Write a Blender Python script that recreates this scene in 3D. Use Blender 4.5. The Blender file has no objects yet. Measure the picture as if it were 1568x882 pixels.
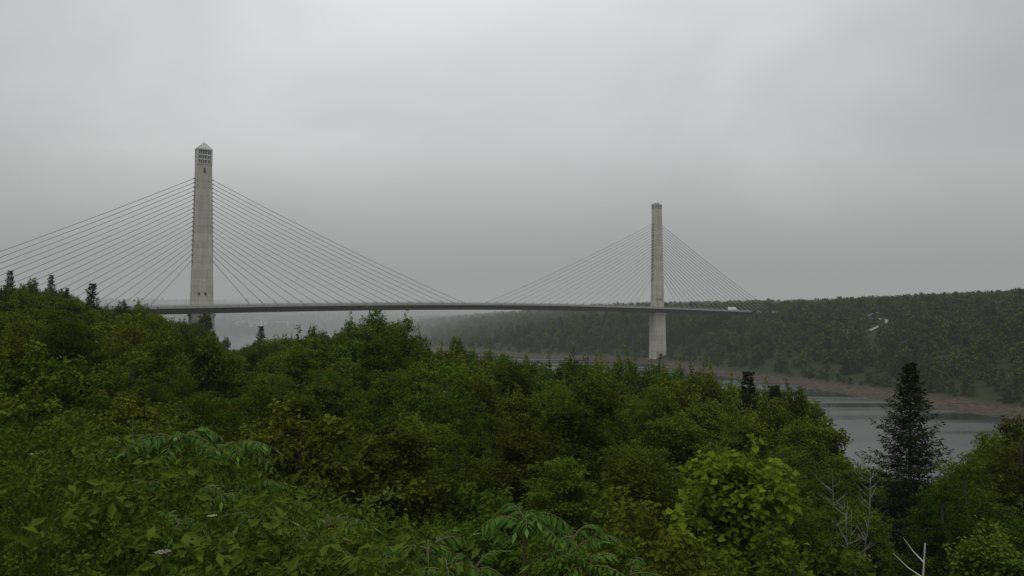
import bpy, math, random
import numpy as np
from mathutils import Vector
rng=np.random.default_rng(7); random.seed(7)
sc=bpy.context.scene
sc.view_settings.view_transform='Standard'
sc.view_settings.look='None'
sc.view_settings.exposure=0
EYE=38.0; F=1207.0; HOR=483.0
# ---------------------------------------------------------------- terrain
U=np.array([0.804,0.595]); Vv=np.array([-0.595,0.804])
def ab(x,y): return x*U[0]+y*U[1], x*Vv[0]+y*Vv[1]
def xy(a,b): return a*U[0]+b*Vv[0], a*U[1]+b*Vv[1]
def far_shore(b):
    return np.interp(b,[-600,0,126,221,367,430,500,589,800,1000,1300,2000],[120,285,337,377,434,474,474,452,470,520,610,900])
def near_shore(b):
    return 100+np.clip(b,-400,700)*0.11
def wob(x,y,s,k=0):
    return (np.sin(x/s+1.3+k)+np.sin(y/s*1.13+0.7*k)+np.sin((x+y)/s*0.71+2.1*k)+np.sin((x-1.7*y)/s*0.53+k))/4
def ground(x,y):
    x=np.asarray(x,float); y=np.asarray(y,float)
    a,b=ab(x,y)
    ap=a-(near_shore(b)-100)+wob(x,y,23,1)*np.clip((a-10)/20,0,4)
    hn=np.interp(ap,[-3000,-60,0,1.5,4,8,15,30,60,82,96,104,112,140],[42,37,36.2,36.0,34.7,32.5,29.6,25.5,18.5,11,3,0.0,-1.5,-6])
    hn=hn-np.interp(y,[9.5,12,16,30,60,100,150],[0,0.7,2.2,5.0,5.5,3,0])*np.interp(ap,[-60,-15,5,18],[0.3,1,1,0])
    hn=hn+wob(x,y,9,3)*np.interp(ap,[-3,2,20,90,110],[0.05,0.12,0.8,0.8,0])
    e=a-far_shore(b)+wob(x,y,31,2)*6+wob(x,y,11,5)*2.5
    hf=np.interp(e,[-70,-24,-14,0,14,40,100,190,380,600,4000],[-6,-1,0.15,0.9,2.6,9,25,40,50,52,60])
    k=np.interp(b,[-200,200,500,850,1250,1600],[1.0,1.0,0.93,0.88,0.62,0.5])
    hf=np.where(hf>2,2+(hf-2)*k,hf)+wob(x,y,60,4)*np.interp(e,[30,150],[0,3.4])
    h3=np.interp(b-1400,[-100,0,120,800,1600,4000],[-6,0,14,60,95,120])+wob(x,y,140,1)*np.interp(b-1400,[100,900],[0,14])
    return np.maximum(np.maximum(hn,hf),h3)
def G(x,y): return float(ground(x,y))

def mk_mesh(name,V,Fq,var=None,mi=None,smooth=False):
    V=np.asarray(V,np.float32).reshape(-1,3); Fq=np.asarray(Fq,np.int32)
    k=Fq.shape[1]
    me=bpy.data.meshes.new(name)
    me.vertices.add(len(V)); me.vertices.foreach_set('co',V.ravel())
    me.loops.add(Fq.size); me.loops.foreach_set('vertex_index',Fq.ravel())
    me.polygons.add(len(Fq)); me.polygons.foreach_set('loop_start',np.arange(0,Fq.size,k,dtype=np.int32))
    if mi is not None: me.polygons.foreach_set('material_index',np.asarray(mi,np.int32))
    me.polygons.foreach_set('use_smooth',np.full(len(Fq),smooth,dtype=bool))
    me.update(calc_edges=True)
    if var is not None:
        at=me.attributes.new('var','FLOAT','FACE'); at.data.foreach_set('value',np.asarray(var,np.float32))
    return me
def add_obj(name,me,mats=(),loc=(0,0,0),parent=None,coll=None):
    for m in mats: me.materials.append(m)
    o=bpy.data.objects.new(name,me); o.location=loc
    if parent: o.parent=parent
    (coll or sc.collection).objects.link(o); return o
class Geo:
    def __init__(s): s.V=[];s.F=[];s.m=[];s.v=[];s.n=0
    def add(s,V,Fq,mi=0,var=0.5):
        V=np.asarray(V,float).reshape(-1,3); Fq=np.asarray(Fq,int).reshape(-1,4)
        s.V.append(V); s.F.append(Fq+s.n); s.n+=len(V)
        s.m.append(np.full(len(Fq),mi)); 
        s.v.append(np.full(len(Fq),var) if np.isscalar(var) else np.asarray(var))
    def tube(s,P,R,sides=5,mi=1,cap=False):
        P=np.asarray(P,float); n=len(P); R=np.asarray(R,float)*np.ones(n)
        T=np.gradient(P,axis=0); T/=np.linalg.norm(T,axis=1)[:,None]+1e-9
        ref=np.array([1,0,0.]) if abs(T[0][2])>0.8 else np.array([0,0,1.])
        A=np.cross(T,ref); A/=np.linalg.norm(A,axis=1)[:,None]+1e-9
        B=np.cross(T,A)
        th=np.arange(sides)/sides*2*np.pi
        V=P[:,None]+R[:,None,None]*(A[:,None]*np.cos(th)[None,:,None]+B[:,None]*np.sin(th)[None,:,None])
        i=np.arange(n-1)[:,None]*sides; j=np.arange(sides)[None]; j2=(j+1)%sides
        Fq=np.stack([i+j,i+j2,i+sides+j2,i+sides+j],-1).reshape(-1,4)
        s.add(V.reshape(-1,3),Fq,mi)
    def box(s,c,d,mi=0,rot=None):
        x,y,z=np.array(d)/2
        V=np.array([[-x,-y,-z],[x,-y,-z],[x,y,-z],[-x,y,-z],[-x,-y,z],[x,-y,z],[x,y,z],[-x,y,z]])
        if rot is not None: V=V@np.array(rot).T
        s.add(V+np.array(c),[[0,3,2,1],[4,5,6,7],[0,1,5,4],[1,2,6,5],[2,3,7,6],[3,0,4,7]],mi)
    def loft(s,rings,mi=0,caps=True):
        rings=[np.asarray(r,float) for r in rings]; k=len(rings[0])
        V=np.concatenate(rings); Fq=[]
        for i in range(len(rings)-1):
            for j in range(k):
                j2=(j+1)%k; Fq.append([i*k+j,i*k+j2,(i+1)*k+j2,(i+1)*k+j])
        s.add(V,Fq,mi)
        if caps:
            for r in (rings[0],rings[-1]):
                c=r.mean(0)
                V2=[];F2=[]
                for j in range(k):
                    p,q=r[j],r[(j+1)%k]; m1=(q+c)/2
                    V2+= [p,q,m1,c]; F2.append([4*j,4*j+1,4*j+2,4*j+3])
                s.add(V2,F2,mi)
    def mesh(s,name,smooth=False):
        return mk_mesh(name,np.concatenate(s.V),np.concatenate(s.F),np.concatenate(s.v),np.concatenate(s.m),smooth)

# ---------------------------------------------------------------- materials
def newmat(name):
    m=bpy.data.materials.new(name); m.use_nodes=True; nt=m.node_tree; nt.nodes.clear()
    return m,nt,nt.nodes.new,nt.links.new
def foliage_mat(name,dark,light,transl=0.3,rnd=0.35,huev=0.04,gloss=False):
    m,nt,N,L=newmat(name)
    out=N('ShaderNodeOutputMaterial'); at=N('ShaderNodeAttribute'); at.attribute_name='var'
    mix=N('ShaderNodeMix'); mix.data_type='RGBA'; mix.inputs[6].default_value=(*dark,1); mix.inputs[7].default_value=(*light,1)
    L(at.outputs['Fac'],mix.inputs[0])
    oi=N('ShaderNodeObjectInfo')
    hs=N('ShaderNodeHueSaturation')
    m1=N('ShaderNodeMapRange'); m1.inputs[3].default_value=1-rnd; m1.inputs[4].default_value=1+rnd
    L(oi.outputs['Random'],m1.inputs[0]); L(m1.outputs[0],hs.inputs['Value'])
    mm=N('ShaderNodeMath'); mm.operation='MULTIPLY'; mm.inputs[1].default_value=7.31; L(oi.outputs['Random'],mm.inputs[0])
    fr=N('ShaderNodeMath'); fr.operation='FRACT'; L(mm.outputs[0],fr.inputs[0])
    m2=N('ShaderNodeMapRange'); m2.inputs[3].default_value=0.5-huev; m2.inputs[4].default_value=0.5+huev*0.5
    L(fr.outputs[0],m2.inputs[0]); L(m2.outputs[0],hs.inputs['Hue'])
    L(mix.outputs[2],hs.inputs['Color'])
    if gloss:
        p=N('ShaderNodeBsdfPrincipled'); p.inputs['Roughness'].default_value=0.45; p.inputs['Specular IOR Level'].default_value=0.12
        L(hs.outputs[0],p.inputs['Base Color'])
    else:
        p=N('ShaderNodeBsdfDiffuse'); L(hs.outputs[0],p.inputs['Color'])
    if transl>0:
        t=N('ShaderNodeBsdfTranslucent'); L(hs.outputs[0],t.inputs['Color'])
        ms=N('ShaderNodeMixShader'); ms.inputs[0].default_value=transl
        L(p.outputs[0],ms.inputs[1]); L(t.outputs[0],ms.inputs[2]); L(ms.outputs[0],out.inputs[0])
    else: L(p.outputs[0],out.inputs[0])
    return m
def surf_mat(name,c1,c2,scale=1.0,rough=0.85,bump=0.3,detail=6,bdist=0.05,stretch=(1,1,1),spec=0.3,metal=0):
    m,nt,N,L=newmat(name)
    out=N('ShaderNodeOutputMaterial'); tc=N('ShaderNodeTexCoord'); mp=N('ShaderNodeMapping'); mp.inputs['Scale'].default_value=stretch
    L(tc.outputs['Object'],mp.inputs[0])
    n=N('ShaderNodeTexNoise'); n.inputs['Scale'].default_value=scale; n.inputs['Detail'].default_value=detail; n.inputs['Roughness'].default_value=0.6
    L(mp.outputs[0],n.inputs['Vector'])
    cr=N('ShaderNodeValToRGB'); cr.color_ramp.elements[0].position=0.32; cr.color_ramp.elements[1].position=0.68
    cr.color_ramp.elements[0].color=(*c1,1); cr.color_ramp.elements[1].color=(*c2,1)
    L(n.outputs['Fac'],cr.inputs[0])
    p=N('ShaderNodeBsdfPrincipled'); p.inputs['Roughness'].default_value=rough; p.inputs['Specular IOR Level'].default_value=spec; p.inputs['Metallic'].default_value=metal
    L(cr.outputs[0],p.inputs['Base Color'])
    b=N('ShaderNodeBump'); b.inputs['Strength'].default_value=bump; b.inputs['Distance'].default_value=bdist
    L(n.outputs['Fac'],b.inputs['Height']); L(b.outputs[0],p.inputs['Normal']); L(p.outputs[0],out.inputs[0])
    return m
BARK=surf_mat('bark',(0.025,0.021,0.017),(0.075,0.066,0.055),3,stretch=(1,1,0.2))
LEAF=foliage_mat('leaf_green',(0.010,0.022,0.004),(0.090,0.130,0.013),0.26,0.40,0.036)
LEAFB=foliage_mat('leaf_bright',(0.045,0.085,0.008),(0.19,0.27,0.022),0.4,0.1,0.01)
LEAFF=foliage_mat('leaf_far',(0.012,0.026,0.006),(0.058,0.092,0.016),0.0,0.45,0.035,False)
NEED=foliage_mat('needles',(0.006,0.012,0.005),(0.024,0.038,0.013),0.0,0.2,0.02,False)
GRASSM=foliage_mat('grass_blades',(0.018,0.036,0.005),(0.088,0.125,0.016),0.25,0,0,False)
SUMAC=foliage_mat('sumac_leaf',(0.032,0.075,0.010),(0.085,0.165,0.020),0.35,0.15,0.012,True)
STEM=surf_mat('sumac_stem',(0.09,0.08,0.035),(0.14,0.10,0.05),5)
FLOW=surf_mat('flower_white',(0.3,0.3,0.24),(0.5,0.5,0.42),8)
DEAD=surf_mat('dead_wood',(0.25,0.23,0.21),(0.5,0.48,0.45),6)
TWIG=surf_mat('dead_twig',(0.10,0.09,0.08),(0.2,0.19,0.17),6)

# ---------------------------------------------------------------- tree generators
def unit(v): return v/(np.linalg.norm(v,axis=-1,keepdims=True)+1e-9)
def leaves(g,C,L,W,r,nl,up=0.9,flat=0.6,mi=0,droop=0.3,bright=None):
    n=len(C)*nl
    c=np.repeat(C,nl,0)
    rs=np.repeat(r*(0.5+1.0*rng.random(len(C))),nl)[:,None]
    fl=np.repeat(flat*(0.5+1.1*rng.random(len(C))),nl)
    d=rng.normal(size=(n,3)); d=unit(d)*(rng.random((n,1))**0.5)*rs; d[:,2]*=fl
    c=c+d
    nrm=unit(rng.normal(size=(n,3))*0.62+np.array([0,0,up])+unit(d)*0.35)
    t=unit(rng.normal(size=(n,3))*0.8+unit(d)*0.8+np.array([0,0,-droop]))
    t=unit(t-nrm*(t*nrm).sum(1,keepdims=True))
    s=np.cross(nrm,t)
    sz=(0.55+0.85*rng.random((n,1)))
    l=L*sz; w=W*sz*0.5
    V=np.stack([c,c+t*l*0.45+s*w+nrm*w*0.25,c+t*l-nrm*l*0.12,c+t*l*0.45-s*w+nrm*w*0.25],1).reshape(-1,3)
    Fq=np.arange(n*4).reshape(-1,4)
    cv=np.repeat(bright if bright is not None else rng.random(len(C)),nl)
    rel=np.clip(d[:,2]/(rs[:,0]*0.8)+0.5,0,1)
    var=np.clip(cv*0.65+rng.random(n)*0.25+rel*0.25-0.1,0,1)  # upper leaves of a clump coloured lighter, crown shading put into the colour
    g.add(V,Fq,mi,var)
def gen_tree(name,H,R,nlimb,nsub,ntwig,nl,leafL,rc,seed,base=0.15,mat=LEAF,lean=0.0,twigs=True,peak=1.0,wr=0.7,shoots=0):
    global rng
    rng=np.random.default_rng(seed)
    g=Geo()
    k=8; zz=np.linspace(0,H*0.93,k); off=np.cumsum(rng.normal(size=(k,2))*H*0.012,0); off[0]=0
    tp=np.column_stack([off+lean*zz[:,None]*np.array([1,0.3]),zz]); tr=np.interp(zz/H,[0,0.05,1],[0.026*H**0.9,0.02*H**0.9,0.003*H])
    g.tube(tp,tr,7,1)
    C=[];Br=[]
    lumps=rng.normal(size=(7,3)); lumps=unit(lumps); la=rng.random(7)*0.6
    for i in range(nlimb):
        u=(i+0.5)/nlimb; az=i*2.399+rng.normal()*0.35
        ze=base+(1-base)*u
        prof=max(0.08,math.sin(math.pi*min(1,(0.16+0.84*u))**0.85)**0.6) if u<0.97 else 0.12
        prof=prof*(1-0.35*u*peak)
        dirn=np.array([math.cos(az),math.sin(az),(u-0.4)*1.2])
        lump=1+sum(l*max(0,np.dot(unit(dirn),q))**4 for l,q in zip(la,lumps))-0.15
        rr=R*prof*lump*(0.6+0.6*rng.random())
        z0=H*(base*0.7+(0.85-base*0.7)*u*0.88); 
        s=np.array([np.interp(z0,zz,tp[:,0]),np.interp(z0,zz,tp[:,1]),z0])
        e=np.array([math.cos(az)*rr+s[0],math.sin(az)*rr+s[1],min(H*1.0,H*(ze)*0.98+rng.normal()*0.035*H)])
        e[2]=max(e[2],z0*0.9)
        ctrl=(s+e)/2+np.array([0,0,0.10*rr])
        f=np.linspace(0,1,6)[:,None]
        P=(1-f)**2*s+2*f*(1-f)*ctrl+f*f*e
        r0=0.006*H*(1.15-u)+0.008
        g.tube(P,np.linspace(r0,r0*0.2,6),5,1)
        lb=rng.random()
        for j in range(nsub):
            ff=0.3+0.7*(j+0.7*rng.random())/nsub
            p=(1-ff)**2*s+2*ff*(1-ff)*ctrl+ff*ff*e
            side=(e-s); side[2]=0; side=unit(side)
            dv=unit(rng.normal(size=3)*np.array([1,1,0.45])+side*0.5)*R*0.26*(1.2-0.6*ff)*(0.5+rng.random()*0.7)
            q=p+dv+np.array([0,0,0.03*R])
            if nl>3: g.tube(np.array([p,(p+q)/2+[0,0,0.03*R],q]),[r0*0.4,r0*0.28,r0*0.12],4,1)
            sb=rng.random()
            for t in range(ntwig):
                dd=unit(rng.normal(size=3)*np.array([1,1,0.5]))*R*0.14*(0.3+rng.random())
                w=q+dd*(1 if t else 0.4)
                if twigs: g.tube(np.array([q,w]),[r0*0.12+0.002,0.002],3,1)
                C.append(w); Br.append(0.2*lb+0.25*sb+0.2*rng.random()+0.15*u+0.3*(ff-0.3))  # inner older leaves darker, outer ones lighter: crown shade painted into the colour
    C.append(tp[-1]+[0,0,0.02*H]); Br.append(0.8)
    C=np.array(C); Br=np.array(Br)
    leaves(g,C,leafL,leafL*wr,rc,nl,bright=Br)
    if shoots:
        idx=rng.choice(len(C),shoots,replace=False); idx=idx[C[idx][:,2]>H*0.4]
        SC=[];
        for q in idx:
            l=rng.uniform(0.04,0.11)*H; p=C[q]; e=p+np.array([rng.normal()*0.2*l,rng.normal()*0.2*l,l])
            g.tube(np.array([p,e]),[0.012,0.004],3,1)
            for f in np.linspace(0.3,1.05,5): SC.append(p+(e-p)*f)
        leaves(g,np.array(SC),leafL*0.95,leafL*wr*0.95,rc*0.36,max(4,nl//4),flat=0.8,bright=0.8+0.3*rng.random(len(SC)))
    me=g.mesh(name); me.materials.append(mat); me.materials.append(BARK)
    return me
def gen_spruce(name,H,R,nwh,nbr,nsp,seed,need=0.34,width=0.09,power=0.85,mat=NEED,per=3):
    global rng
    rng=np.random.default_rng(seed)
    g=Geo(); g.tube(np.array([[0,0,0],[0,0,H*0.5],[0,0,H]]),[0.012*H+0.05,0.007*H+0.02,0.008],7,1)
    Cs=[];Ts=[];Ls=[];Bv=[]
    for i in range(nwh):
        u=i/nwh; z=H*(0.06+0.93*u**0.95)
        rad=R*(1-z/H)**power+0.10
        cnt=max(4,int(nbr*(0.6+0.4*(1-u))+rng.integers(0,2)))
        ph=rng.random()*6.28
        wv=0.7+0.5*rng.random()
        for j in range(cnt):
            az=ph+j*6.283/cnt+rng.normal()*0.22
            Lb=rad*wv*(0.55+0.7*rng.random())
            dx=np.array([math.cos(az),math.sin(az),0]); sd=np.array([-dx[1],dx[0],0])
            f=np.linspace(0,1,6)[:,None]
            rise=0.28*u-0.32*(1-u)
            P=np.array([0,0,z+rng.normal()*0.05])+dx*Lb*f+np.array([0,0,1])*(rise*Lb*f+0.25*Lb*f*f*f)
            g.tube(P,np.linspace(0.02+0.008*Lb,0.005,6),3,1)
            m=max(3,int(nsp*(0.25+0.75*Lb/R)))
            fs=(np.arange(m)+rng.random(m))/m; fs=0.12+0.88*fs
            base=np.stack([np.interp(fs,f[:,0],P[:,k]) for k in range(3)],1)
            for sgn in (-1,1):
                ln=(0.22+0.5*(1-fs))*min(1.0,Lb*0.5)*(0.6+0.6*rng.random(m))+0.08
                dv=unit(dx*0.85+sd*sgn*0.9+np.array([0,0,-0.28])+rng.normal(size=(m,3))*0.2)
                for q in range(per):
                    st=base+dv*(ln[:,None]*q/per)
                    Cs.append(st); Ts.append(unit(dv+rng.normal(size=(m,3))*0.45)); Ls.append(need*(0.6+0.6*rng.random(m)))
                    Bv.append(np.clip(fs*0.7+0.3*rng.random(m),0,1))
            Cs.append(P[-1:]); Ts.append(unit(dx[None]+[[0,0,0.2]])); Ls.append(np.array([need])); Bv.append(np.array([1.0]))
    C=np.concatenate(Cs);T=np.concatenate(Ts);Ln=np.concatenate(Ls)[:,None];B=np.concatenate(Bv)
    n=len(C); nr=unit(rng.normal(size=(n,3))*0.5+[0,0,0.8]); s=unit(np.cross(nr,T)); 
    V=np.stack([C-s*width*0.3,C+T*Ln*0.5+s*width*0.6,C+T*Ln,C+T*Ln*0.5-s*width*0.6],1).reshape(-1,3)
    g.add(V,np.arange(4*n).reshape(-1,4),0,B)
    me=g.mesh(name); me.materials.append(mat); me.materials.append(BARK); return me

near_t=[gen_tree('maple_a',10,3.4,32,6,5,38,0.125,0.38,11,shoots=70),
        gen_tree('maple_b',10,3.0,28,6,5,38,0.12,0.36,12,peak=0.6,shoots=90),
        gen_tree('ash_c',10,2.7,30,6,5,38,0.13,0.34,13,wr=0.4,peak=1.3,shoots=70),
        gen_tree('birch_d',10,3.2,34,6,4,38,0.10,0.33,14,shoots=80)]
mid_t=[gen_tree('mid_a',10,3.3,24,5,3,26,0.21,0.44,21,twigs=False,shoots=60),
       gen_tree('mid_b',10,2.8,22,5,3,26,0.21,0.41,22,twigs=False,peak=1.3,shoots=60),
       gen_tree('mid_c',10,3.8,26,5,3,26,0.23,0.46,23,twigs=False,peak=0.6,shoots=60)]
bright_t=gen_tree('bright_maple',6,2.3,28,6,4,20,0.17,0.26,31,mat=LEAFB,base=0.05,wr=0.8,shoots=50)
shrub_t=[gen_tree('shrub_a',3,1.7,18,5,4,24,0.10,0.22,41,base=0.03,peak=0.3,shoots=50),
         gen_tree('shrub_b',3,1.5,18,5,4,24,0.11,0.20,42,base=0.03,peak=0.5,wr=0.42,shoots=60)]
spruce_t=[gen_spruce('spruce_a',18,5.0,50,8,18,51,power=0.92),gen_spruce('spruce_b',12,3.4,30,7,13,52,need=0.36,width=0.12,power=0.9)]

def place(me,name,x,y,h,href,wide=1.0,sink=0.15):
    s=h/href; o=bpy.data.objects.new(name,me); z=G(x,y)-sink
    o.location=(x,y,z); w=wide*max(0.5,s)**0.6 if s>1 else wide*s**0.8
    o.scale=(w*random.uniform(.9,1.1),w*random.uniform(.9,1.1),s); o.rotation_euler=(random.uniform(-.06,.06),random.uniform(-.06,.06),random.uniform(0,6.28))
    sc.collection.objects.link(o); return o

TX=[-200,0,45,100,150,190,220,250,310,345,370,400,440,480,540,575,610,640,705,760,800,860,960,1040,1100,1145,1190,1230,1245,1262,1290,1335,1440,1470,1510,1568,1800]
TY=[420,442,442,448,472,474,474,488,498,536,536,520,518,508,498,488,498,520,526,543,554,551,553,564,577,588,592,600,645,680,705,712,735,718,680,630,580]
def limit(px,y_extra,d): return EYE+(HOR-(np.interp(px,TX,TY)+y_extra))/F*d
placed=[]
def ok(x,y,r):
    for (a,b,c) in placed:
        if (a-x)**2+(b-y)**2<(max(r,c)*0.5+min(r,c)*0.5)**2: return False
    return True
heroes=[(10,413,150,'s'),(75,420,150,'s'),(100,440,150,'s'),(135,432,105,'s'),(400,498,165,'s'),(1145,566,66,'s'),(1192,586,68,'s'),(1385,545,45,'S'),
 (45,424,140,'m'),(190,459,120,'m'),(220,464,125,'m'),(310,478,190,'m'),(345,515,200,'m'),(575,470,88,'m'),(540,488,84,'m'),(480,498,95,'m'),(605,483,92,'m'),(640,510,104,'m'),(705,514,100,'m'),(760,534,100,'m'),
 (780,552,88,'m'),(805,554,90,'m'),(832,553,95,'m'),(860,546,85,'m'),(888,551,90,'m'),(915,549,90,'m'),(942,552,86,'m'),(970,546,82,'m'),(1005,556,86,'m'),(1040,560,80,'m'),(1070,568,80,'m'),(1095,573,74,'m'),(1120,584,76,'m'),(1222,593,58,'m'),(1170,592,72,'m'),(1205,596,70,'m'),
 (1540,640,28,'n'),(1500,690,23,'n'),(1465,735,19,'n')]
def bpos(px,d):
    t=(px-784)/F; return t*d,d
for px,ty,d,k in heroes:
    x,y=bpos(px,d); top=EYE+(HOR-ty)/F*d; h=top-G(x,y)
    if k=='S': place(spruce_t[0],'spruce_tree',x,y,h,18,1.0); r=3
    elif k=='s': place(spruce_t[1],'spruce_tree',x,y,h+0.2,12,0.95); r=2.5
    elif k=='m': place(random.choice(mid_t),'deciduous_tree',x,y,h,10,0.85); r=3.0
    else: place(near_t[3],'deciduous_tree',x,y,h,10,0.9); r=3
    placed.append((x,y,r))
x,y=bpos(1085,15.5); place(bright_t,'young_maple_tree',x,y,EYE-(672-HOR)/F*15.5-G(x,y),6,0.95); placed.append((x,y,2))
R2=np.random.default_rng(99)
nn=0
for it in range(12000):
    u=R2.random(); d=13*(98/13)**u
    t=R2.uniform(-0.78,0.78); x=t*d; y=d; px=784+t*F
    a,b=ab(x,y); ap=a-(near_shore(b)-100)
    if ap>97 or (a<3.5 and y<13.5): continue
    if abs(px-1385)<75 and d<43: continue
    if 1245<px<1345 and d<60 and R2.random()<0.85: continue
    if abs(px-1085)<95 and d<16: continue
    g=G(x,y); ex=R2.random()**1.1*np.interp(d,[30,60,75,95],[85,65,30,20])
    if d<34: ex+= (34-d)*5.5
    top=min(limit(px,ex,d),g+(R2.uniform(9,17) if d<70 else R2.uniform(14,22))); h=top-g
    rr=np.interp(h,[2,12],[1.7,4.7])
    if h<1.6 or not ok(x,y,rr): continue
    placed.append((x,y,rr))
    if h<4.2: place(shrub_t[R2.integers(2)],'shrub',x,y,h,3,1.15)
    elif d<46: place(near_t[R2.integers(4)],'deciduous_tree',x,y,h,10,1.05)
    else: place(mid_t[R2.integers(3)],'deciduous_tree',x,y,h,10,1.08)
    nn+=1
print('near trees',nn)
for it in range(3000):
    d=R2.uniform(6.0,24); t=R2.uniform(-0.78,0.8); x=t*d;y=d; px=784+t*F
    a,b=ab(x,y)
    if a<2.4 and y<10.5: continue
    g=G(x,y); lim=EYE-(np.interp(px,[0,130,250,450,600,1000,1250,1400,1568],[645,670,700,780,780,800,800,810,740])-HOR)/F*d
    h=min(lim-g,R2.uniform(1.3,3.4))
    if h<0.6: continue
    if not ok(x,y,1.4): continue
    placed.append((x,y,1.3)); place(shrub_t[R2.integers(2)],'shrub',x,y,h,3,0.95)

# ---------------------------------------------------------------- instanced distant forest
def far_tree(name,H,R,seed,mat=LEAFF,**k):
    return gen_tree(name,H,R,16,4,2,7,0.9,0.85,seed,mat=mat,twigs=False,base=0.02,**k)
fcol=bpy.data.collections.new('distant_tree_kinds')
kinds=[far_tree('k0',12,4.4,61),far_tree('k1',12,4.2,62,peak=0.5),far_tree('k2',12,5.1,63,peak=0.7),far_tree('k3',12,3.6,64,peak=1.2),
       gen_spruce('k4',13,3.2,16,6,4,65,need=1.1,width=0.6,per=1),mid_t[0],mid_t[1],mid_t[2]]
for i,me in enumerate(kinds):
    o=bpy.data.objects.new('tree_kind_%d'%i,me); fcol.objects.link(o)
def instancer(name,P,S,Rz,I):
    me=bpy.data.meshes.new(name); me.vertices.add(len(P)); me.vertices.foreach_set('co',np.asarray(P,np.float32).ravel())
    a=me.attributes.new('scl','FLOAT_VECTOR','POINT'); a.data.foreach_set('vector',np.asarray(S,np.float32).ravel())
    rot=np.zeros((len(P),3),np.float32); rot[:,2]=Rz
    a=me.attributes.new('rot','FLOAT_VECTOR','POINT'); a.data.foreach_set('vector',rot.ravel())
    a=me.attributes.new('idx','INT','POINT'); a.data.foreach_set('value',np.asarray(I,np.int32))
    me.update(); o=add_obj(name,me)
    ng=bpy.data.node_groups.new(name+'_gn','GeometryNodeTree')
    ng.interface.new_socket('Geometry',in_out='INPUT',socket_type='NodeSocketGeometry')
    ng.interface.new_socket('Geometry',in_out='OUTPUT',socket_type='NodeSocketGeometry')
    N=ng.nodes.new; L=ng.links.new
    gi=N('NodeGroupInput'); go=N('NodeGroupOutput'); ci=N('GeometryNodeCollectionInfo'); ci.inputs['Collection'].default_value=fcol
    ci.inputs['Separate Children'].default_value=True; ci.inputs['Reset Children'].default_value=True
    ip=N('GeometryNodeInstanceOnPoints'); ip.inputs['Pick Instance'].default_value=True
    def na(n,t):
        q=N('GeometryNodeInputNamedAttribute'); q.data_type=t; q.inputs[0].default_value=n; return q
    L(gi.outputs[0],ip.inputs['Points']); L(ci.outputs[0],ip.inputs['Instance'])
    L(na('idx','INT').outputs[0],ip.inputs['Instance Index'])
    L(na('scl','FLOAT_VECTOR').outputs[0],ip.inputs['Scale'])
    q=na('rot','FLOAT_VECTOR'); er=N('FunctionNodeEulerToRotation'); L(q.outputs[0],er.inputs[0]); L(er.outputs[0],ip.inputs['Rotation'])
    L(ip.outputs[0],go.inputs[0])
    md=o.modifiers.new('scatter','NODES'); md.node_group=ng
    return o
R3=np.random.default_rng(5)
n=52000
a=R3.uniform(300,1500,n); b=R3.uniform(-350,1700,n); x,y=xy(a,b)
e=a-far_shore(b)
brg=x/np.maximum(y,1); pxx=784+brg*F
keep=(e>9)&(e<620)&(y>50)&(np.abs(brg)<0.95)
keep&=R3.random(n)<np.interp(y,[200,900,1500],[1,0.9,0.6])
keep&=R3.random(n)<np.interp(e,[250,450],[1,0.5])
roadx=lambda y:0.462*y+7*np.sin((y-560)/13)
roadc=(np.abs(x-roadx(y))<8)&(y>512)&(y<650)
dt=np.abs(b-459)<11; dt&=(a<655)&(a>505)&(ground(x,y)>26)
dt|=(np.abs(b-459)<9)&(np.abs(a-491)<11)
keep&=~roadc&~dt
x,y,e,b=x[keep],y[keep],e[keep],b[keep]; z=ground(x,y)
s=(0.55+0.7*R3.random(len(x))**1.6)*np.interp(e,[9,35,90],[0.35,0.85,1.0])
idx=R3.choice(5,len(x),p=[.27,.25,.25,.15,.08])
S=np.stack([s*R3.uniform(0.85,1.25,len(x)),s*R3.uniform(.85,1.25,len(x)),s],1)
instancer('distant_forest',np.stack([x,y,z-0.6],1),S,R3.uniform(0,6.28,len(x)),idx)
print('far trees',len(x))
n=20000
d=R3.uniform(92,620,n); t=R3.uniform(-0.85,0.5,n); x=t*d;y=d; a,b=ab(x,y); ap=a-(near_shore(b)-100)
px=784+t*F; z=ground(x,y); ex=R3.random(n)**1.3*30
lim=EYE+(HOR-(np.interp(px,TX,TY)+ex-2))/F*d
top=np.minimum(lim,z+R3.uniform(9,15,n)); h=top-z
keep=(ap<97)&(h>2.5)&(R3.random(n)<np.clip(d/620,0.15,1)*1.0)
keep&=~((np.abs(b-459)<12)&(a>-45))
x,y,z,h=x[keep],y[keep],z[keep],h[keep]
s=h/10; w=np.clip(s,0.5,1.15)
instancer('riverbank_forest',np.stack([x,y,z-0.2],1),np.stack([w,w,s],1),R3.uniform(0,6.28,len(x)),R3.choice([5,6,7],len(x)))
n=7000
a=R3.uniform(-500,1400,n); b=R3.uniform(1420,2300,n); x,y=xy(a,b); z=ground(x,y)
keep=(y>0)&(np.abs(x/y)<0.9)&(z>2)
x,y,z=x[keep],y[keep],z[keep]; s=R3.uniform(0.8,1.4,len(x))
instancer('hill_forest',np.stack([x,y,z-0.4],1),np.stack([s*1.3,s*1.3,s],1),R3.uniform(0,6.28,len(x)),R3.choice(5,len(x)))

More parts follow.
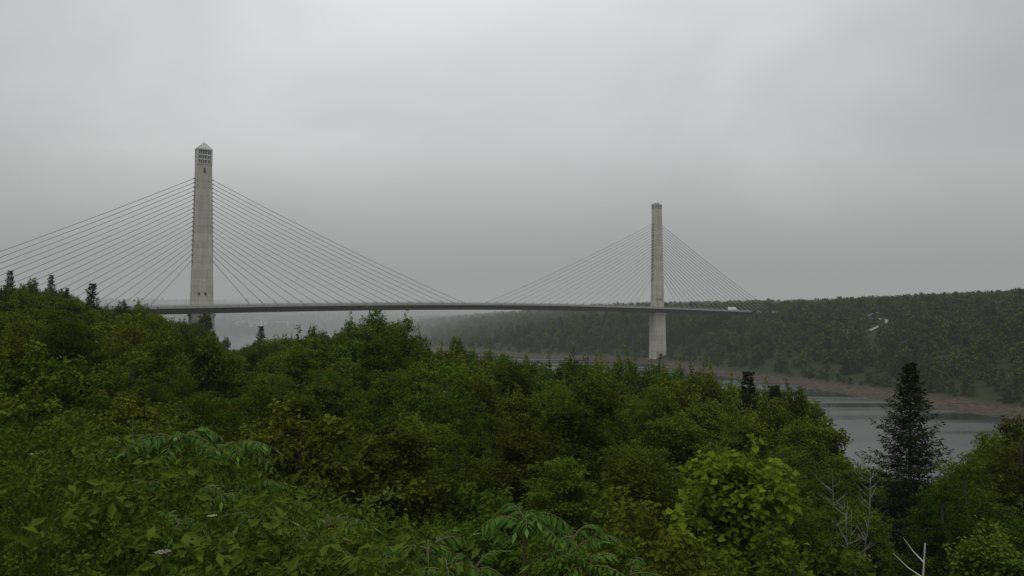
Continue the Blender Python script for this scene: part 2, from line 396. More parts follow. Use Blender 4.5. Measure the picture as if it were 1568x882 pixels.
# ---------------------------------------------------------------- terrain mesh
nG=640; tt=np.linspace(-1,1,nG); w=7000*np.sinh(6.3*tt)/np.sinh(6.3)
X,Y=np.meshgrid(w,w+0); Z=ground(X,Y)
V=np.stack([X,Y,Z],-1).reshape(-1,3)
i=np.arange(nG-1)[:,None]*nG; j=np.arange(nG-1)[None]
Fq=np.stack([i+j,i+j+1,i+nG+j+1,i+nG+j],-1).reshape(-1,4)
me=mk_mesh('terrain',V,Fq,smooth=True)
m,nt,N,L=newmat('ground_material')
out=N('ShaderNodeOutputMaterial'); p=N('ShaderNodeBsdfPrincipled'); p.inputs['Roughness'].default_value=0.95; p.inputs['Specular IOR Level'].default_value=0.1
geo=N('ShaderNodeNewGeometry'); sp=N('ShaderNodeSeparateXYZ'); L(geo.outputs['Position'],sp.inputs[0])
n1=N('ShaderNodeTexNoise'); n1.inputs['Scale'].default_value=0.12; n1.inputs['Detail'].default_value=8; L(geo.outputs['Position'],n1.inputs['Vector'])
n2=N('ShaderNodeTexNoise'); n2.inputs['Scale'].default_value=0.5; n2.inputs['Detail'].default_value=10; L(geo.outputs['Position'],n2.inputs['Vector'])
g1=N('ShaderNodeMix'); g1.data_type='RGBA'; g1.inputs[6].default_value=(0.010,0.014,0.006,1); g1.inputs[7].default_value=(0.024,0.036,0.010,1); L(n1.outputs[0],g1.inputs[0])
mu=N('ShaderNodeMix'); mu.data_type='RGBA'; mu.inputs[6].default_value=(0.020,0.018,0.013,1); mu.inputs[7].default_value=(0.072,0.055,0.040,1)
mrr=N('ShaderNodeMapRange'); mrr.inputs[1].default_value=0.35; mrr.inputs[2].default_value=0.68; L(n2.outputs[0],mrr.inputs[0]); L(mrr.outputs[0],mu.inputs[0])
ad=N('ShaderNodeMath'); ad.operation='MULTIPLY_ADD'; ad.inputs[1].default_value=3.0; L(n1.outputs[0],ad.inputs[0]); L(sp.outputs['Z'],ad.inputs[2])
mr=N('ShaderNodeMapRange'); mr.inputs[1].default_value=3.0; mr.inputs[2].default_value=4.0; L(ad.outputs[0],mr.inputs[0])
mx=N('ShaderNodeMix'); mx.data_type='RGBA'; L(mr.outputs[0],mx.inputs[0]); L(mu.outputs[2],mx.inputs[6]); L(g1.outputs[2],mx.inputs[7])
L(mx.outputs[2],p.inputs['Base Color'])
bp=N('ShaderNodeBump'); bp.inputs['Strength'].default_value=0.7; bp.inputs['Distance'].default_value=0.6; L(n2.outputs[0],bp.inputs['Height']); L(bp.outputs[0],p.inputs['Normal'])
L(p.outputs[0],out.inputs[0])
add_obj('terrain',me,[m])
m,nt,N,L=newmat('river_water')
out=N('ShaderNodeOutputMaterial'); p=N('ShaderNodeBsdfPrincipled'); p.inputs['Base Color'].default_value=(0.018,0.020,0.018,1); p.inputs['IOR'].default_value=1.33
geo=N('ShaderNodeNewGeometry'); mp=N('ShaderNodeMapping'); mp.inputs['Rotation'].default_value=(0,0,math.radians(53)); mp.inputs['Scale'].default_value=(0.35,1.0,1); L(geo.outputs['Position'],mp.inputs[0])
n1=N('ShaderNodeTexNoise'); n1.inputs['Scale'].default_value=1.1; n1.inputs['Detail'].default_value=5; L(mp.outputs[0],n1.inputs['Vector'])
mp2=N('ShaderNodeMapping'); mp2.inputs['Rotation'].default_value=(0,0,math.radians(10)); mp2.inputs['Scale'].default_value=(0.006,0.05,1); L(geo.outputs['Position'],mp2.inputs[0])
n2=N('ShaderNodeTexNoise'); n2.inputs['Scale'].default_value=1.0; n2.inputs['Detail'].default_value=4; L(mp2.outputs[0],n2.inputs['Vector'])
mr=N('ShaderNodeMapRange'); mr.inputs[1].default_value=0.4; mr.inputs[2].default_value=0.62; mr.inputs[3].default_value=0.08; mr.inputs[4].default_value=0.30; L(n2.outputs[0],mr.inputs[0]); L(mr.outputs[0],p.inputs['Roughness'])
bp=N('ShaderNodeBump'); bp.inputs['Strength'].default_value=0.3; bp.inputs['Distance'].default_value=0.14; L(n1.outputs[0],bp.inputs['Height']); L(bp.outputs[0],p.inputs['Normal'])
L(p.outputs[0],out.inputs[0])
me=mk_mesh('river_water',[[-6900,-6900,0],[6900,-6900,0],[6900,6900,0],[-6900,6900,0]],[[0,1,2,3]])
add_obj('river_water',me,[m])

def ribbon(name,cx,cy,wid,mat,dz=0.25):
    cx=np.array(cx);cy=np.array(cy); T=np.gradient(np.stack([cx,cy],1),axis=0); T=unit(T); Nn=np.stack([-T[:,1],T[:,0]],1)
    rows=[]
    wv=wid*np.ones(len(cx))
    for k in np.linspace(-0.5,0.5,5):
        q=np.stack([cx,cy],1)+Nn*(wv*k)[:,None]; rows.append(np.column_stack([q,ground(q[:,0],q[:,1])+dz]))
    V=np.stack(rows,1); n,mm=V.shape[:2]; i=np.arange(n-1)[:,None]*mm; j=np.arange(mm-1)[None]
    return add_obj(name,mk_mesh(name,V.reshape(-1,3),np.stack([i+j,i+j+1,i+mm+j+1,i+mm+j],-1).reshape(-1,4)),[mat])
yy=np.linspace(548,645,60)
ribbon('dirt_road',roadx(yy),yy,3.4,surf_mat('gravel',(0.17,0.16,0.13),(0.27,0.25,0.22),0.5),0.6)

# ---------------------------------------------------------------- bridge
CONC=surf_mat('pylon_concrete',(0.34,0.325,0.285),(0.44,0.425,0.38),0.35,0.9,0.2,stretch=(1,1,0.25))
nt=CONC.node_tree; N=nt.nodes.new; L=nt.links.new
pr=[q for q in nt.nodes if q.type=='BSDF_PRINCIPLED'][0]; src=pr.inputs['Base Color'].links[0].from_socket
geo=N('ShaderNodeNewGeometry'); sp=N('ShaderNodeSeparateXYZ'); L(geo.outputs['Position'],sp.inputs[0])
dv=N('ShaderNodeMath'); dv.operation='DIVIDE'; dv.inputs[1].default_value=4.2; L(sp.outputs['Z'],dv.inputs[0])
fr=N('ShaderNodeMath'); fr.operation='FRACT'; L(dv.outputs[0],fr.inputs[0])
gt=N('ShaderNodeMath'); gt.operation='LESS_THAN'; gt.inputs[1].default_value=0.06; L(fr.outputs[0],gt.inputs[0])
fl=N('ShaderNodeMath'); fl.operation='FLOOR'; L(dv.outputs[0],fl.inputs[0])
wn=N('ShaderNodeTexWhiteNoise'); wn.noise_dimensions='1D'; L(fl.outputs[0],wn.inputs['W'])
v1=N('ShaderNodeMapRange'); v1.inputs[3].default_value=0.9; v1.inputs[4].default_value=1.06; L(wn.outputs[0],v1.inputs[0])
v2=N('ShaderNodeMath'); v2.operation='MULTIPLY_ADD'; v2.inputs[1].default_value=-0.2; L(gt.outputs[0],v2.inputs[0]); L(v1.outputs[0],v2.inputs[2])
mp=N('ShaderNodeMapping'); mp.inputs['Scale'].default_value=(0.8,0.8,0.03); L(geo.outputs['Position'],mp.inputs[0])
sn=N('ShaderNodeTexNoise'); sn.inputs['Scale'].default_value=1; sn.inputs['Detail'].default_value=3; L(mp.outputs[0],sn.inputs['Vector'])
sr=N('ShaderNodeMapRange'); sr.inputs[1].default_value=0.38; sr.inputs[2].default_value=0.6; sr.inputs[3].default_value=0.86; sr.inputs[4].default_value=1.03; L(sn.outputs[0],sr.inputs[0])
v3=N('ShaderNodeMath'); v3.operation='MULTIPLY'; L(v2.outputs[0],v3.inputs[0]); L(sr.outputs[0],v3.inputs[1])
vm=N('ShaderNodeVectorMath'); vm.operation='SCALE'; L(src,vm.inputs[0]); L(v3.outputs[0],vm.inputs['Scale']); L(vm.outputs[0],pr.inputs['Base Color'])
DECKC=surf_mat('girder_concrete',(0.075,0.075,0.07),(0.125,0.12,0.11),0.3,stretch=(1,1,0.3))
BARR=surf_mat('barrier_concrete',(0.22,0.22,0.21),(0.31,0.31,0.29),0.5)
ASPH=surf_mat('asphalt',(0.04,0.04,0.042),(0.06,0.06,0.062),2)
LINE=surf_mat('road_paint',(0.6,0.6,0.58),(0.75,0.75,0.72),2)
STAY=surf_mat('stay_pipe',(0.22,0.225,0.225),(0.32,0.32,0.32),0.2,0.5)
GLASS=surf_mat('observatory_glass',(0.05,0.06,0.065),(0.09,0.105,0.11),0.4,0.15,0.02,spec=0.5)
WHITE=surf_mat('white_frame',(0.50,0.51,0.51),(0.62,0.62,0.62),0.5,0.5)
ROOFG=surf_mat('roof_glass',(0.33,0.35,0.36),(0.45,0.47,0.48),0.4,0.25,0.02)
DARK=surf_mat('dark_opening',(0.03,0.03,0.03),(0.05,0.05,0.05),1)
STEEL=surf_mat('rail_steel',(0.2,0.21,0.2),(0.3,0.3,0.3),1,0.5)
STAIN=surf_mat('stained_concrete',(0.16,0.15,0.14),(0.30,0.29,0.26),0.6,0.9,stretch=(1,1,0.15))
root=bpy.data.objects.new('cable_stayed_bridge',None); sc.collection.objects.link(root)
NT=np.array([-174.,442.])
def zd(s): return float(np.interp(s,[-170,-27,0,92,184,276,368,450,529,560],[39.2,42.6,43.5,45.7,46.6,46.2,44.7,43.1,41.4,40.9]))
_s=np.linspace(-170,560,366); _c=np.polyfit(_s,[zd(q) for q in _s],4)
def zd(s): return float(np.polyval(_c,s))-0.9
def BP(s,t,z): 
    q=NT+U*s-Vv*t
    return np.array([q[0],q[1],z])
ss=np.arange(-168,540,6.0)
g=Geo()
prof=[(-8.6,0),(8.6,0),(8.6,-0.45),(5.6,-0.95),(3.9,-3.6),(-3.9,-3.6),(-5.6,-0.95),(-8.6,-0.45)]
g.loft([[BP(s,t,zd(s)+z) for t,z in prof] for s in ss],0)
for sg in (-1,1):
    g.loft([[BP(s,sg*t,zd(s)+z) for t,z in [(8.62,-0.5),(8.62,0.85),(8.3,0.85),(8.2,0.01),(8.2,-0.02),(8.3,-0.5)]] for s in ss],1)
    g.loft([[BP(s,sg*t,zd(s)+z) for t,z in [(0.9,0.004),(0.75,0.8),(0.5,0.8),(0.45,0.004)]] for s in ss],1)
    g.loft([[BP(s,sg*t,zd(s)+z) for t,z in [(8.1,0.012),(8.1,0.02),(1.0,0.02),(1.0,0.012)]] for s in ss],2)
    for tt_ in (7.6,4.4,1.5):
        g.loft([[BP(s,sg*t,zd(s)+0.035) for t in (tt_,tt_-0.15)]+[BP(s,sg*t,zd(s)+0.025) for t in (tt_-0.15,tt_)] for s in ss],3)
    for hz in (1.15,1.45):
        g.tube([BP(s,sg*8.45,zd(s)+hz) for s in ss],0.05,4,4)
    for s in np.arange(-166,528,3.0): g.box(BP(s,sg*8.45,zd(s)+1.1),(0.1,0.1,0.75),4)
me=g.mesh('deck'); add_obj('deck',me,[DECKC,BARR,ASPH,LINE,STEEL],parent=root)
def rect(s0,W,D,z,ch=0.35,groove=0.0,gw=1.0):
    w,d=W/2,D/2
    pts=[(-w,-d+ch),(-w+ch,-d),(w-ch,-d),(w,-d+ch),(w,-gw/2),(w-groove,-gw/2),(w-groove,gw/2),(w,gw/2),(w,d-ch),(w-ch,d),(-w+ch,d),(-w,d-ch),(-w,gw/2),(-w+groove,gw/2),(-w+groove,-gw/2),(-w,-gw/2)]
    return [BP(s0+a,b,z) for a,b in pts]
def pylon(name,s0,glass):
    g=Geo(); zt=zd(s0)
    topz=122.8 if glass else 127.5
    def Wz(z): return np.interp(z,[zt,131],[11.7,8.0])
    def Dz(z): return np.interp(z,[zt,131],[5.0,4.6])
    zs=np.linspace(zt-3.7,topz,28)
    g.loft([rect(s0,Wz(z),Dz(z),z,0.3,0.5,1.3) for z in zs],0)
    for sg in (-1,1):
        g.loft([[BP(s0+a,sg*(Dz(z)/2+q),z) for a,q in [(-1.2,-0.2),(-1.2,0.12),(1.2,0.12),(1.2,-0.2)]] for z in np.linspace(zt+14,topz-1.5,12)],0)
    zb=min(G(*(NT+U*s0))-2,0)
    g.loft([rect(s0,13.4,8.6,zt-5.2,0.5,0.0,1.3),rect(s0,13.4,8.6,zt-3.7,0.5,0,1.3)],0)
    g.loft([rect(s0,W,D,z,0.5,0.3,1.6) for z,W,D in [(zb,13.8,8.0),(3,13.6,7.8),(zt-5.2,12.4,7.2)]],0)
    g.loft([rect(s0,17,11,zb,0.5,0,1.3),rect(s0,17,11,2.2,0.5,0,1.3)],0)
    for a in (-2.2,1.2): g.box(BP(s0+a,Dz(zt+9)/2+0.02,zt+7.5),(1.1,0.6,1.6),3)
    rot=[[U[0],-Vv[0],0],[U[1],-Vv[1],0],[0,0,1]]
    if glass:
        W=8.35; D=5.0
        g.loft([rect(s0,W,D,122.8,.2,0,1),rect(s0,W,D,123.5,.2,0,1)],0)
        g.loft([rect(s0,W-0.7,D-0.7,123.5,.1,0,1),rect(s0,W-0.7,D-0.7,130.9,.1,0,1)],1)
        for z in (125.8,128.4): g.loft([rect(s0,W-0.3,D-0.3,z-0.35,.1,0,1),rect(s0,W-0.3,D-0.3,z+0.15,.1,0,1)],2)
        for a in (-1,1):
            for b in (-1,1): g.box(BP(s0+a*(W/2-0.45),b*(D/2-0.45),127.2),(0.9,0.9,7.4),0,rot)
        for a in (-1.3,1.3):
            for b in (-1,1): g.box(BP(s0+a,b*(D/2-0.2),127),(0.35,0.3,7.2),0,rot)
        for a in (-2.4,0,2.4):
            for b in (-1,1): g.box(BP(s0+a,b*(D/2-0.25),127),(0.12,0.2,7.2),2,rot)
        for a in (-0.8,0.8):
            for b in (-1,1): g.box(BP(s0+b*(W/2-0.2),a,127),(0.3,0.14,7.2),2,rot)
        g.loft([rect(s0,W+0.2,D+0.2,130.9,.1,0,.6),rect(s0,W+0.2,D+0.2,131.6,.1,0,.6)],0)
        g.loft([rect(s0,W-0.2,D-0.2,131.6,.1,0,.6),rect(s0,0.5,0.5,135.8,.02,0,.2)],4)
        c=[(W/2,D/2),(-W/2,D/2),(W/2,-D/2),(-W/2,-D/2),(0,D/2),(0,-D/2),(W/2,0),(-W/2,0)]
        for a,b in c: g.tube([BP(s0+a,b,131.7),BP(s0,0,136)],0.11,4,2)
        g.tube([BP(s0,0,135),BP(s0,0,137.4)],[0.12,0.04],4,2)
        g.box(BP(s0,Dz(119)/2+0.12,119.6),(0.8,0.7,2.6),3,rot)
    else:
        W=Wz(131); D=4.6
        g.loft([rect(s0,W+0.05,D+0.05,127.5,.2,.5,.9),rect(s0,W+0.05,D+0.05,130.6,.2,.5,.9)],5)
        g.loft([rect(s0,W+0.3,D+0.3,130.6,.2,0,.8),rect(s0,W+0.3,D+0.3,131.5,.2,0,.8)],0)
        g.loft([rect(s0,4.6,3.2,131.5,.1,0,.6),rect(s0,4.6,3.2,132.6,.1,0,.6)],0)
        g.loft([rect(s0,4.4,3.0,132.6,.1,0,.6),rect(s0,0.4,0.4,136,.02,0,.2)],2)
        g.tube([BP(s0,0,136),BP(s0,0,137.4)],[0.1,0.04],4,2)
    add_obj(name,g.mesh(name),[CONC,GLASS,WHITE,DARK,ROOFG,STAIN],parent=root)
    g=Geo(); n=19
    for sg in (-1,1):
        for i in range(n):
            f=i/(n-1)
            sd=28+(150 if sg*(1 if s0<100 else -1)>0 else 134)*f
            za=zt+27+(115.2-zt-27)*f**0.93
            A=BP(s0+sg*(Wz(za)/2-0.3),0,za); B=BP(s0+sg*sd,0,zd(s0+sg*sd)+0.1)
            ff=np.linspace(0,1,9)[:,None]
            P=A+(B-A)*ff; P[:,2]-=(sd/160)**2*1.6*4*(ff*(1-ff))[:,0]
            g.tube(P,0.18,5,0)
            dirn=unit(B-A)
            g.tube([B-dirn*5.5,B],[0.27,0.33],6,1)
            g.tube([A-dirn*0.4,A+dirn*1.5],[0.5,0.38],6,1)
            g.box(B+np.array([0,0,0.2]),(1.3,1.3,0.9),1)
    add_obj(name+'_stay_cables',g.mesh(name+'_stay_cables',True),[STAY,BARR],parent=root)
pylon('observatory_pylon',0.0,True)
pylon('far_pylon',368.0,False)
g=Geo()
for s0 in (-172,536):
    g.loft([[BP(s0+a,b,zz_) for a,b in [(-5,-9.5),(8,-9.5),(8,9.5),(-5,9.5)]] for zz_ in (20,zd(s0)-0.6)],0)
add_obj('abutments',g.mesh('abutments'),[DECKC],parent=root)

def truck(s0):
    e=bpy.data.objects.new('white_box_truck',None); sc.collection.objects.link(e)
    p=BP(s0,4.0,zd(s0)+0.03); e.location=p; e.rotation_euler=(0,0,math.atan2(U[1],U[0]))
    TW=surf_mat('truck_paint',(0.7,0.7,0.7),(0.8,0.8,0.8),1,0.4); TY_=surf_mat('tyre',(0.02,0.02,0.02),(0.03,0.03,0.03),4)
    g=Geo(); g.loft([[(-5.2,-1.25,z),(3.0,-1.25,z),(3.0,1.25,z),(-5.2,1.25,z)] for z in (1.05,3.7)],0); add_obj('cargo_box',g.mesh('cargo_box'),[TW],parent=e)
    g=Geo(); g.loft([[(x,sy*1.15,z) for x,z in [(3.15,0.6),(5.5,0.6),(5.55,1.4),(5.3,1.7),(4.7,2.7),(3.15,2.8)]] for sy in (-1,1)],0)
    g.loft([[(x,sy*1.17,z) for x,z in [(3.7,1.7),(5.1,1.7),(4.6,2.5),(3.7,2.5)]] for sy in (-1,1)],1); add_obj('cab',g.mesh('cab'),[TW,GLASS],parent=e)
    g=Geo(); g.box((0,0,0.85),(10.2,0.9,0.35),0)
    for x in (-3.6,-2.4,4.3):
        for sy in (-1,1):
            th=np.arange(14)/14*6.283
            g.loft([[(x+0.5*math.cos(a),sy*yy_,0.5+0.5*math.sin(a)) for a in th] for yy_ in (0.85,1.2)],0)
    add_obj('chassis_and_wheels',g.mesh('chassis'),[TY_],parent=e)
truck(94+368)
def house(x,y,w,l,h,rot,col):
    e=bpy.data.objects.new('white_house',None); sc.collection.objects.link(e); e.location=(x,y,G(x,y)-0.5); e.rotation_euler=(0,0,rot)
    g=Geo(); g.box((0,0,h/2),(l,w,h),0)
    for a in np.arange(-l/2+1.5,l/2-1,2.6):
        for zz_ in np.arange(1.6,h-0.8,2.8):
            for sy in (-1,1): g.box((a,sy*(w/2+0.03),zz_),(1.0,0.12,1.4),1)
    add_obj('walls_and_windows',g.mesh('walls'),[col,DARK],parent=e)
    g=Geo(); g.loft([[(xx,-w/2-0.4,h),(xx,w/2+0.4,h),(xx,0,h+w*0.42)] for xx in (-l/2-0.4,l/2+0.4)],0); add_obj('roof',g.mesh('roof'),[ROOFM],parent=e)
ROOFM=surf_mat('shingle',(0.1,0.1,0.1),(0.16,0.155,0.15),1)
for px,d,w,l,h in [(368,1500,10,18,10),(378,1540,10,16,9),(388,1490,12,24,11),(400,1560,10,14,9),(412,1530,10,16,9),(425,1570,10,15,8),(436,1550,10,14,9),(372,1600,9,14,9),(395,1620,10,14,10)]:
    x,y=bpos(px,d); house(x,y,w,l,h,random.uniform(-.5,.9),WHITE)

# ---------------------------------------------------------------- foreground plants
rng=np.random.default_rng(77)
def sumac(x,y,h,nf,fl,seed):
    r=np.random.default_rng(seed); g=Geo()
    lean=r.normal(size=2)*0.08
    st=np.array([[0,0,-0.2],[lean[0]*.5,lean[1]*.5,h*0.5],[lean[0],lean[1],h]]); g.tube(st,[0.022,0.017,0.012],6,1)
    V=[];vv=[]
    for i in range(nf):
        az=i*2.399+r.normal()*0.3; el=r.uniform(0.2,1.2); L_=fl*r.uniform(0.6,1.15)
        z0=h-0.3*r.random()*h*(i/nf)
        f=np.linspace(0,1,11); ho=L_*(f*math.cos(el*0.8)+0.12*f); ve=L_*(f*math.sin(el)-r.uniform(0.5,0.9)*f**2)
        P=np.stack([lean[0]+ho*math.cos(az),lean[1]+ho*math.sin(az),z0+ve],1)
        g.tube(P,np.linspace(0.005,0.0015,11),4,1)
        nl=int(r.integers(9,13)); T=unit(np.gradient(P,axis=0)); up=np.array([0,0,1.]); S=unit(np.cross(T,up)); Nn=np.cross(S,T)
        fb=r.random()
        for k in range(1,nl):
            fk=k/nl*0.97+0.04; idx=min(9,int(fk*10)); t=min(fk*10-idx,1)
            p=P[idx]*(1-t)+P[idx+1]*t; tt_=T[idx]; s_=S[idx]; n_=Nn[idx]
            ln=0.14*math.sin(math.pi*(0.18+0.72*fk))**0.7*fl/0.55*r.uniform(0.75,1.15)
            for sg in (-1,1):
                d=unit(s_*sg+tt_*0.6-n_*r.uniform(0.1,1.1)+r.normal(size=3)*0.2); nr=unit(np.cross(d,tt_)*sg+r.normal(size=3)*0.15); wd=unit(np.cross(nr,d))*ln*0.16
                tip=p+d*ln-np.array([0,0,ln*0.25])
                mid=p+d*ln*0.4
                V+= [p,mid+wd,tip,mid-wd]; vv.append(r.random()*0.5+0.5*fb)
        p=P[-1]; V+=[p,p+T[-1]*0.05+S[-1]*0.018,p+T[-1]*0.13,p+T[-1]*0.05-S[-1]*0.018]; vv.append(1)
    g.add(V,np.arange(len(V)).reshape(-1,4),0,vv)
    add_obj('sumac_plant',g.mesh('sumac_plant'),[SUMAC,STEM],(x,y,G(x,y)))
for k,(px,ty,d,fl,nf) in enumerate([(275,672,8.6,0.66,13),(340,685,9.2,0.6,11),(205,700,9.5,0.5,9),(395,745,8.8,0.5,10),(135,680,10.5,0.55,9),(305,750,8.0,0.4,8),(70,688,10.8,0.45,8),(165,740,8.6,0.4,7),(230,790,7.2,0.36,7),(350,800,7.2,0.36,8),(430,800,7.6,0.4,9),(300,850,6.0,0.3,7),(520,795,7.0,0.42,10),
        (800,785,6.6,0.5,12),(850,820,6.4,0.45,9),(600,850,6.2,0.42,9),(650,845,6.0,0.4,9),(705,865,5.8,0.42,9),(460,862,6.0,0.38,9),(750,860,6.3,0.36,7),(905,858,6.0,0.38,8),(395,862,6.2,0.36,8),(560,862,6.0,0.36,8),(960,872,6.4,0.36,8)]):
    x,y=bpos(px,d); h=EYE-(ty-HOR)/F*d-G(x,y)
    sumac(x,y,max(0.35,h),nf,fl,200+k)
def meadow():
    n=110000
    d=rng.uniform(3.6,14,n); t=rng.uniform(-0.85,0.12,n); x=t*d; y=d; a,b=ab(x,y)
    k=(a<4.2+rng.normal(size=n)*0.5)&(a>-16)&(y<12.5+rng.normal(size=n)*.5); x,y=x[k],y[k]; n=len(x); z=ground(x,y)
    az=rng.uniform(0,6.28,n); patch=0.5+0.5*wob(x,y,0.6,2); h=(0.12+0.28*rng.random(n)**1.5)*(0.4+0.9*patch); be=h*rng.uniform(0.2,0.9,n); w=rng.uniform(0.002,0.0055,n)
    dx,dy=np.cos(az),np.sin(az)
    B=np.stack([x,y,z-0.02],1); sd=np.stack([-dy*w,dx*w,0*w],1)
    M=B+np.stack([dx*be*.35,dy*be*.35,h*.65],1); Tp=B+np.stack([dx*be,dy*be,h],1)
    V=np.stack([B-sd,B+sd,M+sd*.8,M-sd*.8,Tp+sd*.1,Tp-sd*.1],1).reshape(-1,3)
    o=np.arange(n)[:,None]*6
    Fq=np.concatenate([o+[0,1,2,3],o+[3,2,4,5]]); var=np.tile(np.clip(patch*0.6-0.05+rng.random(n)*0.45,0,1),2)
    g=Geo(); g.add(V,Fq,0,var)
    # leafy weeds grouped as separate plants of varied height
    for npl,L_,W_,r_,hh,nl in ((420,0.055,0.026,0.09,0.55,16),(170,0.10,0.045,0.13,0.75,11),(520,0.030,0.017,0.08,0.55,28)):
        d=4+10*rng.random(npl)**0.8; t=rng.uniform(-0.8,0.12,npl); x=t*d;y=d;a,b=ab(x,y); k=(a<5.0)&(a>-14); x,y=x[k],y[k]
        for px_,py_ in zip(x,y):
            H_=hh*rng.uniform(0.5,1.15); q=int(rng.integers(5,10)); f=rng.random(q)
            an=rng.uniform(0,6.28,q); ro=0.22*H_/0.5*(0.3+0.7*rng.random(q))
            C=np.stack([px_+ro*np.cos(an),py_+ro*np.sin(an),G(px_,py_)+H_*(0.25+0.7*f)],1)
            leaves(g,C,L_,W_,r_,nl,flat=1.0,up=0.7,bright=np.clip(0.25+0.75*f*rng.uniform(0.5,1.2),0,1))
    add_obj('meadow_grass',g.mesh('meadow_grass'),[GRASSM,BARK])
meadow()
def umbel(px,d,h,r0):
    x,y=bpos(px,d); g=Geo(); g.tube([[0,0,0],[0.01,0,h*0.5],[0.02,0.01,h]],[0.006,0.005,0.004],5,1)
    for i in range(26):
        a_=i*2.399; r=r0*math.sqrt((i+0.5)/26); c=np.array([0.02+r*math.cos(a_),0.01+r*math.sin(a_),h+0.05-r*r*2])
        g.tube([[0.02,0.01,h-0.03],c],[0.0015,0.001],3,1)
        for q in range(5):
            a2=q*1.2566; s=0.009
            p=c+[s*math.cos(a2),s*math.sin(a2),0.003]; g.add([c,c+[s*.7*math.cos(a2+.5),s*.7*math.sin(a2+.5),.004],p,c+[s*.7*math.cos(a2-.5),s*.7*math.sin(a2-.5),.004]],[[0,1,2,3]],0)
    add_obj('white_wildflower',g.mesh('wildflower'),[FLOW,STEM],(x,y,G(x,y)))
for px,ty,d,r0 in [(128,733,7.4,0.055),(52,703,8.5,0.045),(250,873,5.3,0.05),(325,803,6.5,0.035)]:
    x,y=bpos(px,d); umbel(px,d,max(0.25,EYE-(ty-HOR)/F*d-G(x,y)),r0)
def snag(px,ty,d,r0,seed,lean=0.1,name='dead_tree_snag',br=5,mat=DEAD):
    r=np.random.default_rng(seed); x,y=bpos(px,d); h=EYE-(ty-HOR)/F*d-G(x,y); g=Geo()
    f=np.linspace(0,1,8); P=np.stack([lean*h*f**1.5,0.03*h*np.sin(f*5),h*f],1); g.tube(P,np.linspace(r0,r0*0.25,8),6,0)
    for i in range(br):
        k=r.uniform(0.45,0.95); s=np.array([np.interp(k,f,P[:,q]) for q in range(3)]); a_=r.uniform(0,6.28); l=h*0.12*r.uniform(.5,1.2)
        g.tube([s,s+[l*.5*math.cos(a_),l*.5*math.sin(a_),l*.3],s+[l*math.cos(a_),l*math.sin(a_),l*.75]],[r0*.35,r0*.2,r0*.06],4,0)
    add_obj(name,g.mesh(name),[mat],(x,y,G(x,y)-0.1))
snag(1385,815,13,0.04,1,0.05,br=3); snag(205,625,13,0.014,2,0.03,br=4,mat=TWIG); snag(45,655,12,0.012,3,0.03,br=4,mat=TWIG)
for k,(px,ty,d) in enumerate([(1300,750,22),(1275,710,26),(1325,700,30),(1290,770,24),(1312,740,26)]): snag(px,ty,d,0.035,4+k,0.03*(k-2),br=18,mat=TWIG)

# ---------------------------------------------------------------- fog
def fog(name,x0,x1,y0,y1,z1,sig,col):
    m,nt,N,L=newmat(name)
    out=N('ShaderNodeOutputMaterial'); ab_=N('ShaderNodeVolumeAbsorption'); ab_.inputs[0].default_value=(0,0,0,1); ab_.inputs[1].default_value=sig
    em=N('ShaderNodeEmission'); em.inputs[0].default_value=col; em.inputs[1].default_value=sig  # added glow stands in for daylight scattered by the fog
    ad=N('ShaderNodeAddShader'); L(ab_.outputs[0],ad.inputs[0]); L(em.outputs[0],ad.inputs[1]); L(ad.outputs[0],out.inputs['Volume'])
    g=Geo(); g.box(((x0+x1)/2,(y0+y1)/2,(z1-30)/2),(x1-x0,y1-y0,z1+30),0)
    add_obj(name,g.mesh(name),[m])
FC=(0.325,0.335,0.335,1)
fog('fog',-6500,6500,-6600,859.9,220,0.00015,FC)
fog('fog_bank',-6500,6500,860,6600,220,0.0011,FC)

# ---------------------------------------------------------------- sky and light
wd=bpy.data.worlds.new('World'); sc.world=wd; wd.use_nodes=True; nt=wd.node_tree; nt.nodes.clear(); N=nt.nodes.new; L=nt.links.new
out=N('ShaderNodeOutputWorld'); bg=N('ShaderNodeBackground'); bg.inputs[1].default_value=1.5
sky=N('ShaderNodeTexSky'); sky.sky_type='NISHITA'; sky.sun_disc=False; sky.sun_elevation=math.radians(55); sky.sun_rotation=math.radians(200)
tc=N('ShaderNodeTexCoord'); sp=N('ShaderNodeSeparateXYZ'); L(tc.outputs['Generated'],sp.inputs[0])
cr=N('ShaderNodeValToRGB'); e=cr.color_ramp.elements
e[0].position=0.0; e[0].color=(0.24,0.25,0.25,1); e[1].position=1.0; e[1].color=(0.95,0.95,0.96,1)
for pos,c in [(0.05,(0.285,0.292,0.289)),(0.12,(0.345,0.348,0.343)),(0.22,(0.385,0.387,0.386)),(0.36,(0.445,0.445,0.455))]:
    q=e.new(pos); q.color=(*c,1)
L(sp.outputs['Z'],cr.inputs[0])
mp=N('ShaderNodeMapping'); mp.inputs['Scale'].default_value=(1.0,1.0,2.0); L(tc.outputs['Generated'],mp.inputs[0])
n1=N('ShaderNodeTexNoise'); n1.inputs['Scale'].default_value=2.2; n1.inputs['Detail'].default_value=5; n1.inputs['Roughness'].default_value=0.45; n1.inputs['Distortion'].default_value=0.5; L(mp.outputs[0],n1.inputs['Vector'])
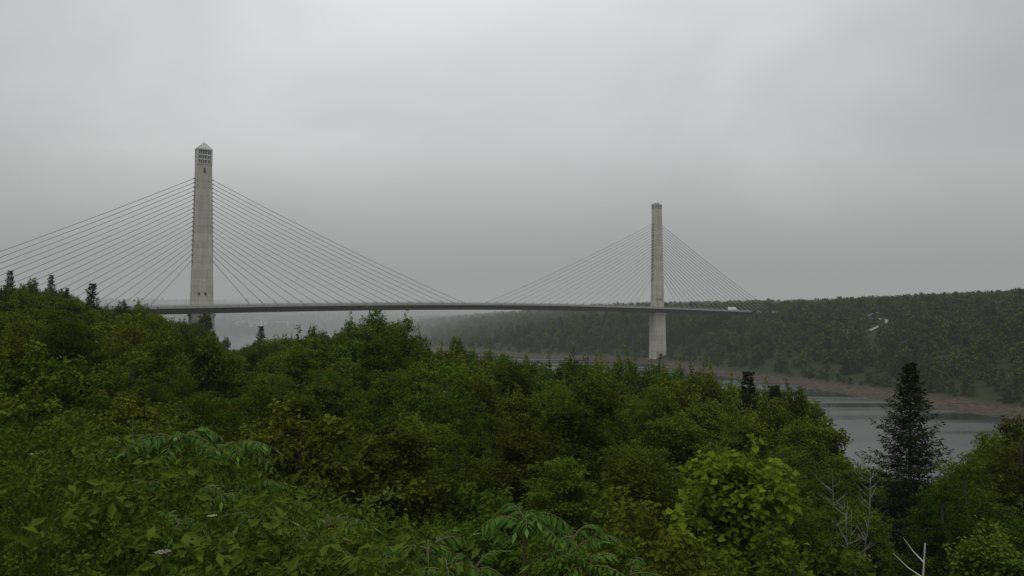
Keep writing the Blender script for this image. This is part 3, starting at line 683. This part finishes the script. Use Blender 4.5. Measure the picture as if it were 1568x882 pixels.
mr=N('ShaderNodeMapRange'); mr.inputs[1].default_value=0.3; mr.inputs[2].default_value=0.7; mr.inputs[3].default_value=0.86; mr.inputs[4].default_value=1.14; L(n1.outputs[0],mr.inputs[0])
dt_=N('ShaderNodeVectorMath'); dt_.operation='DOT_PRODUCT'; dt_.inputs[1].default_value=(-0.10,0.93,0.35); L(tc.outputs['Generated'],dt_.inputs[0])
m2=N('ShaderNodeMapRange'); m2.inputs[1].default_value=0.80; m2.inputs[2].default_value=1.0; m2.inputs[3].default_value=0.88; m2.inputs[4].default_value=1.07; L(dt_.outputs['Value'],m2.inputs[0])
mm=N('ShaderNodeMath'); mm.operation='MULTIPLY'; L(mr.outputs[0],mm.inputs[0]); L(m2.outputs[0],mm.inputs[1])
vs=N('ShaderNodeVectorMath'); vs.operation='SCALE'; L(cr.outputs[0],vs.inputs[0]); L(mm.outputs[0],vs.inputs['Scale'])
ns=N('ShaderNodeVectorMath'); ns.operation='SCALE'; ns.inputs['Scale'].default_value=0.08; L(sky.outputs[0],ns.inputs[0])
mx=N('ShaderNodeMix'); mx.data_type='RGBA'; mx.inputs[0].default_value=0.96; L(ns.outputs[0],mx.inputs[6]); L(vs.outputs[0],mx.inputs[7])
L(mx.outputs[2],bg.inputs[0]); L(bg.outputs[0],out.inputs[0])
sl=bpy.data.lights.new('sun','SUN'); sl.energy=0.8; sl.angle=math.radians(20); sl.color=(1,0.97,0.92)
so=bpy.data.objects.new('sun',sl); sc.collection.objects.link(so)
el=math.radians(55); az=math.radians(200)
dirv=Vector((math.sin(az)*math.cos(el),math.cos(az)*math.cos(el),math.sin(el))); so.rotation_euler=dirv.to_track_quat('Z','Y').to_euler()

cam=bpy.data.cameras.new('camera'); cam.sensor_width=36; cam.lens=F/1568*36; cam.clip_end=20000; cam.clip_start=0.1
co=bpy.data.objects.new('camera',cam); co.location=(0,0,EYE); co.rotation_euler=(math.radians(90)+math.atan(42/F),0,0); sc.collection.objects.link(co); sc.camera=co
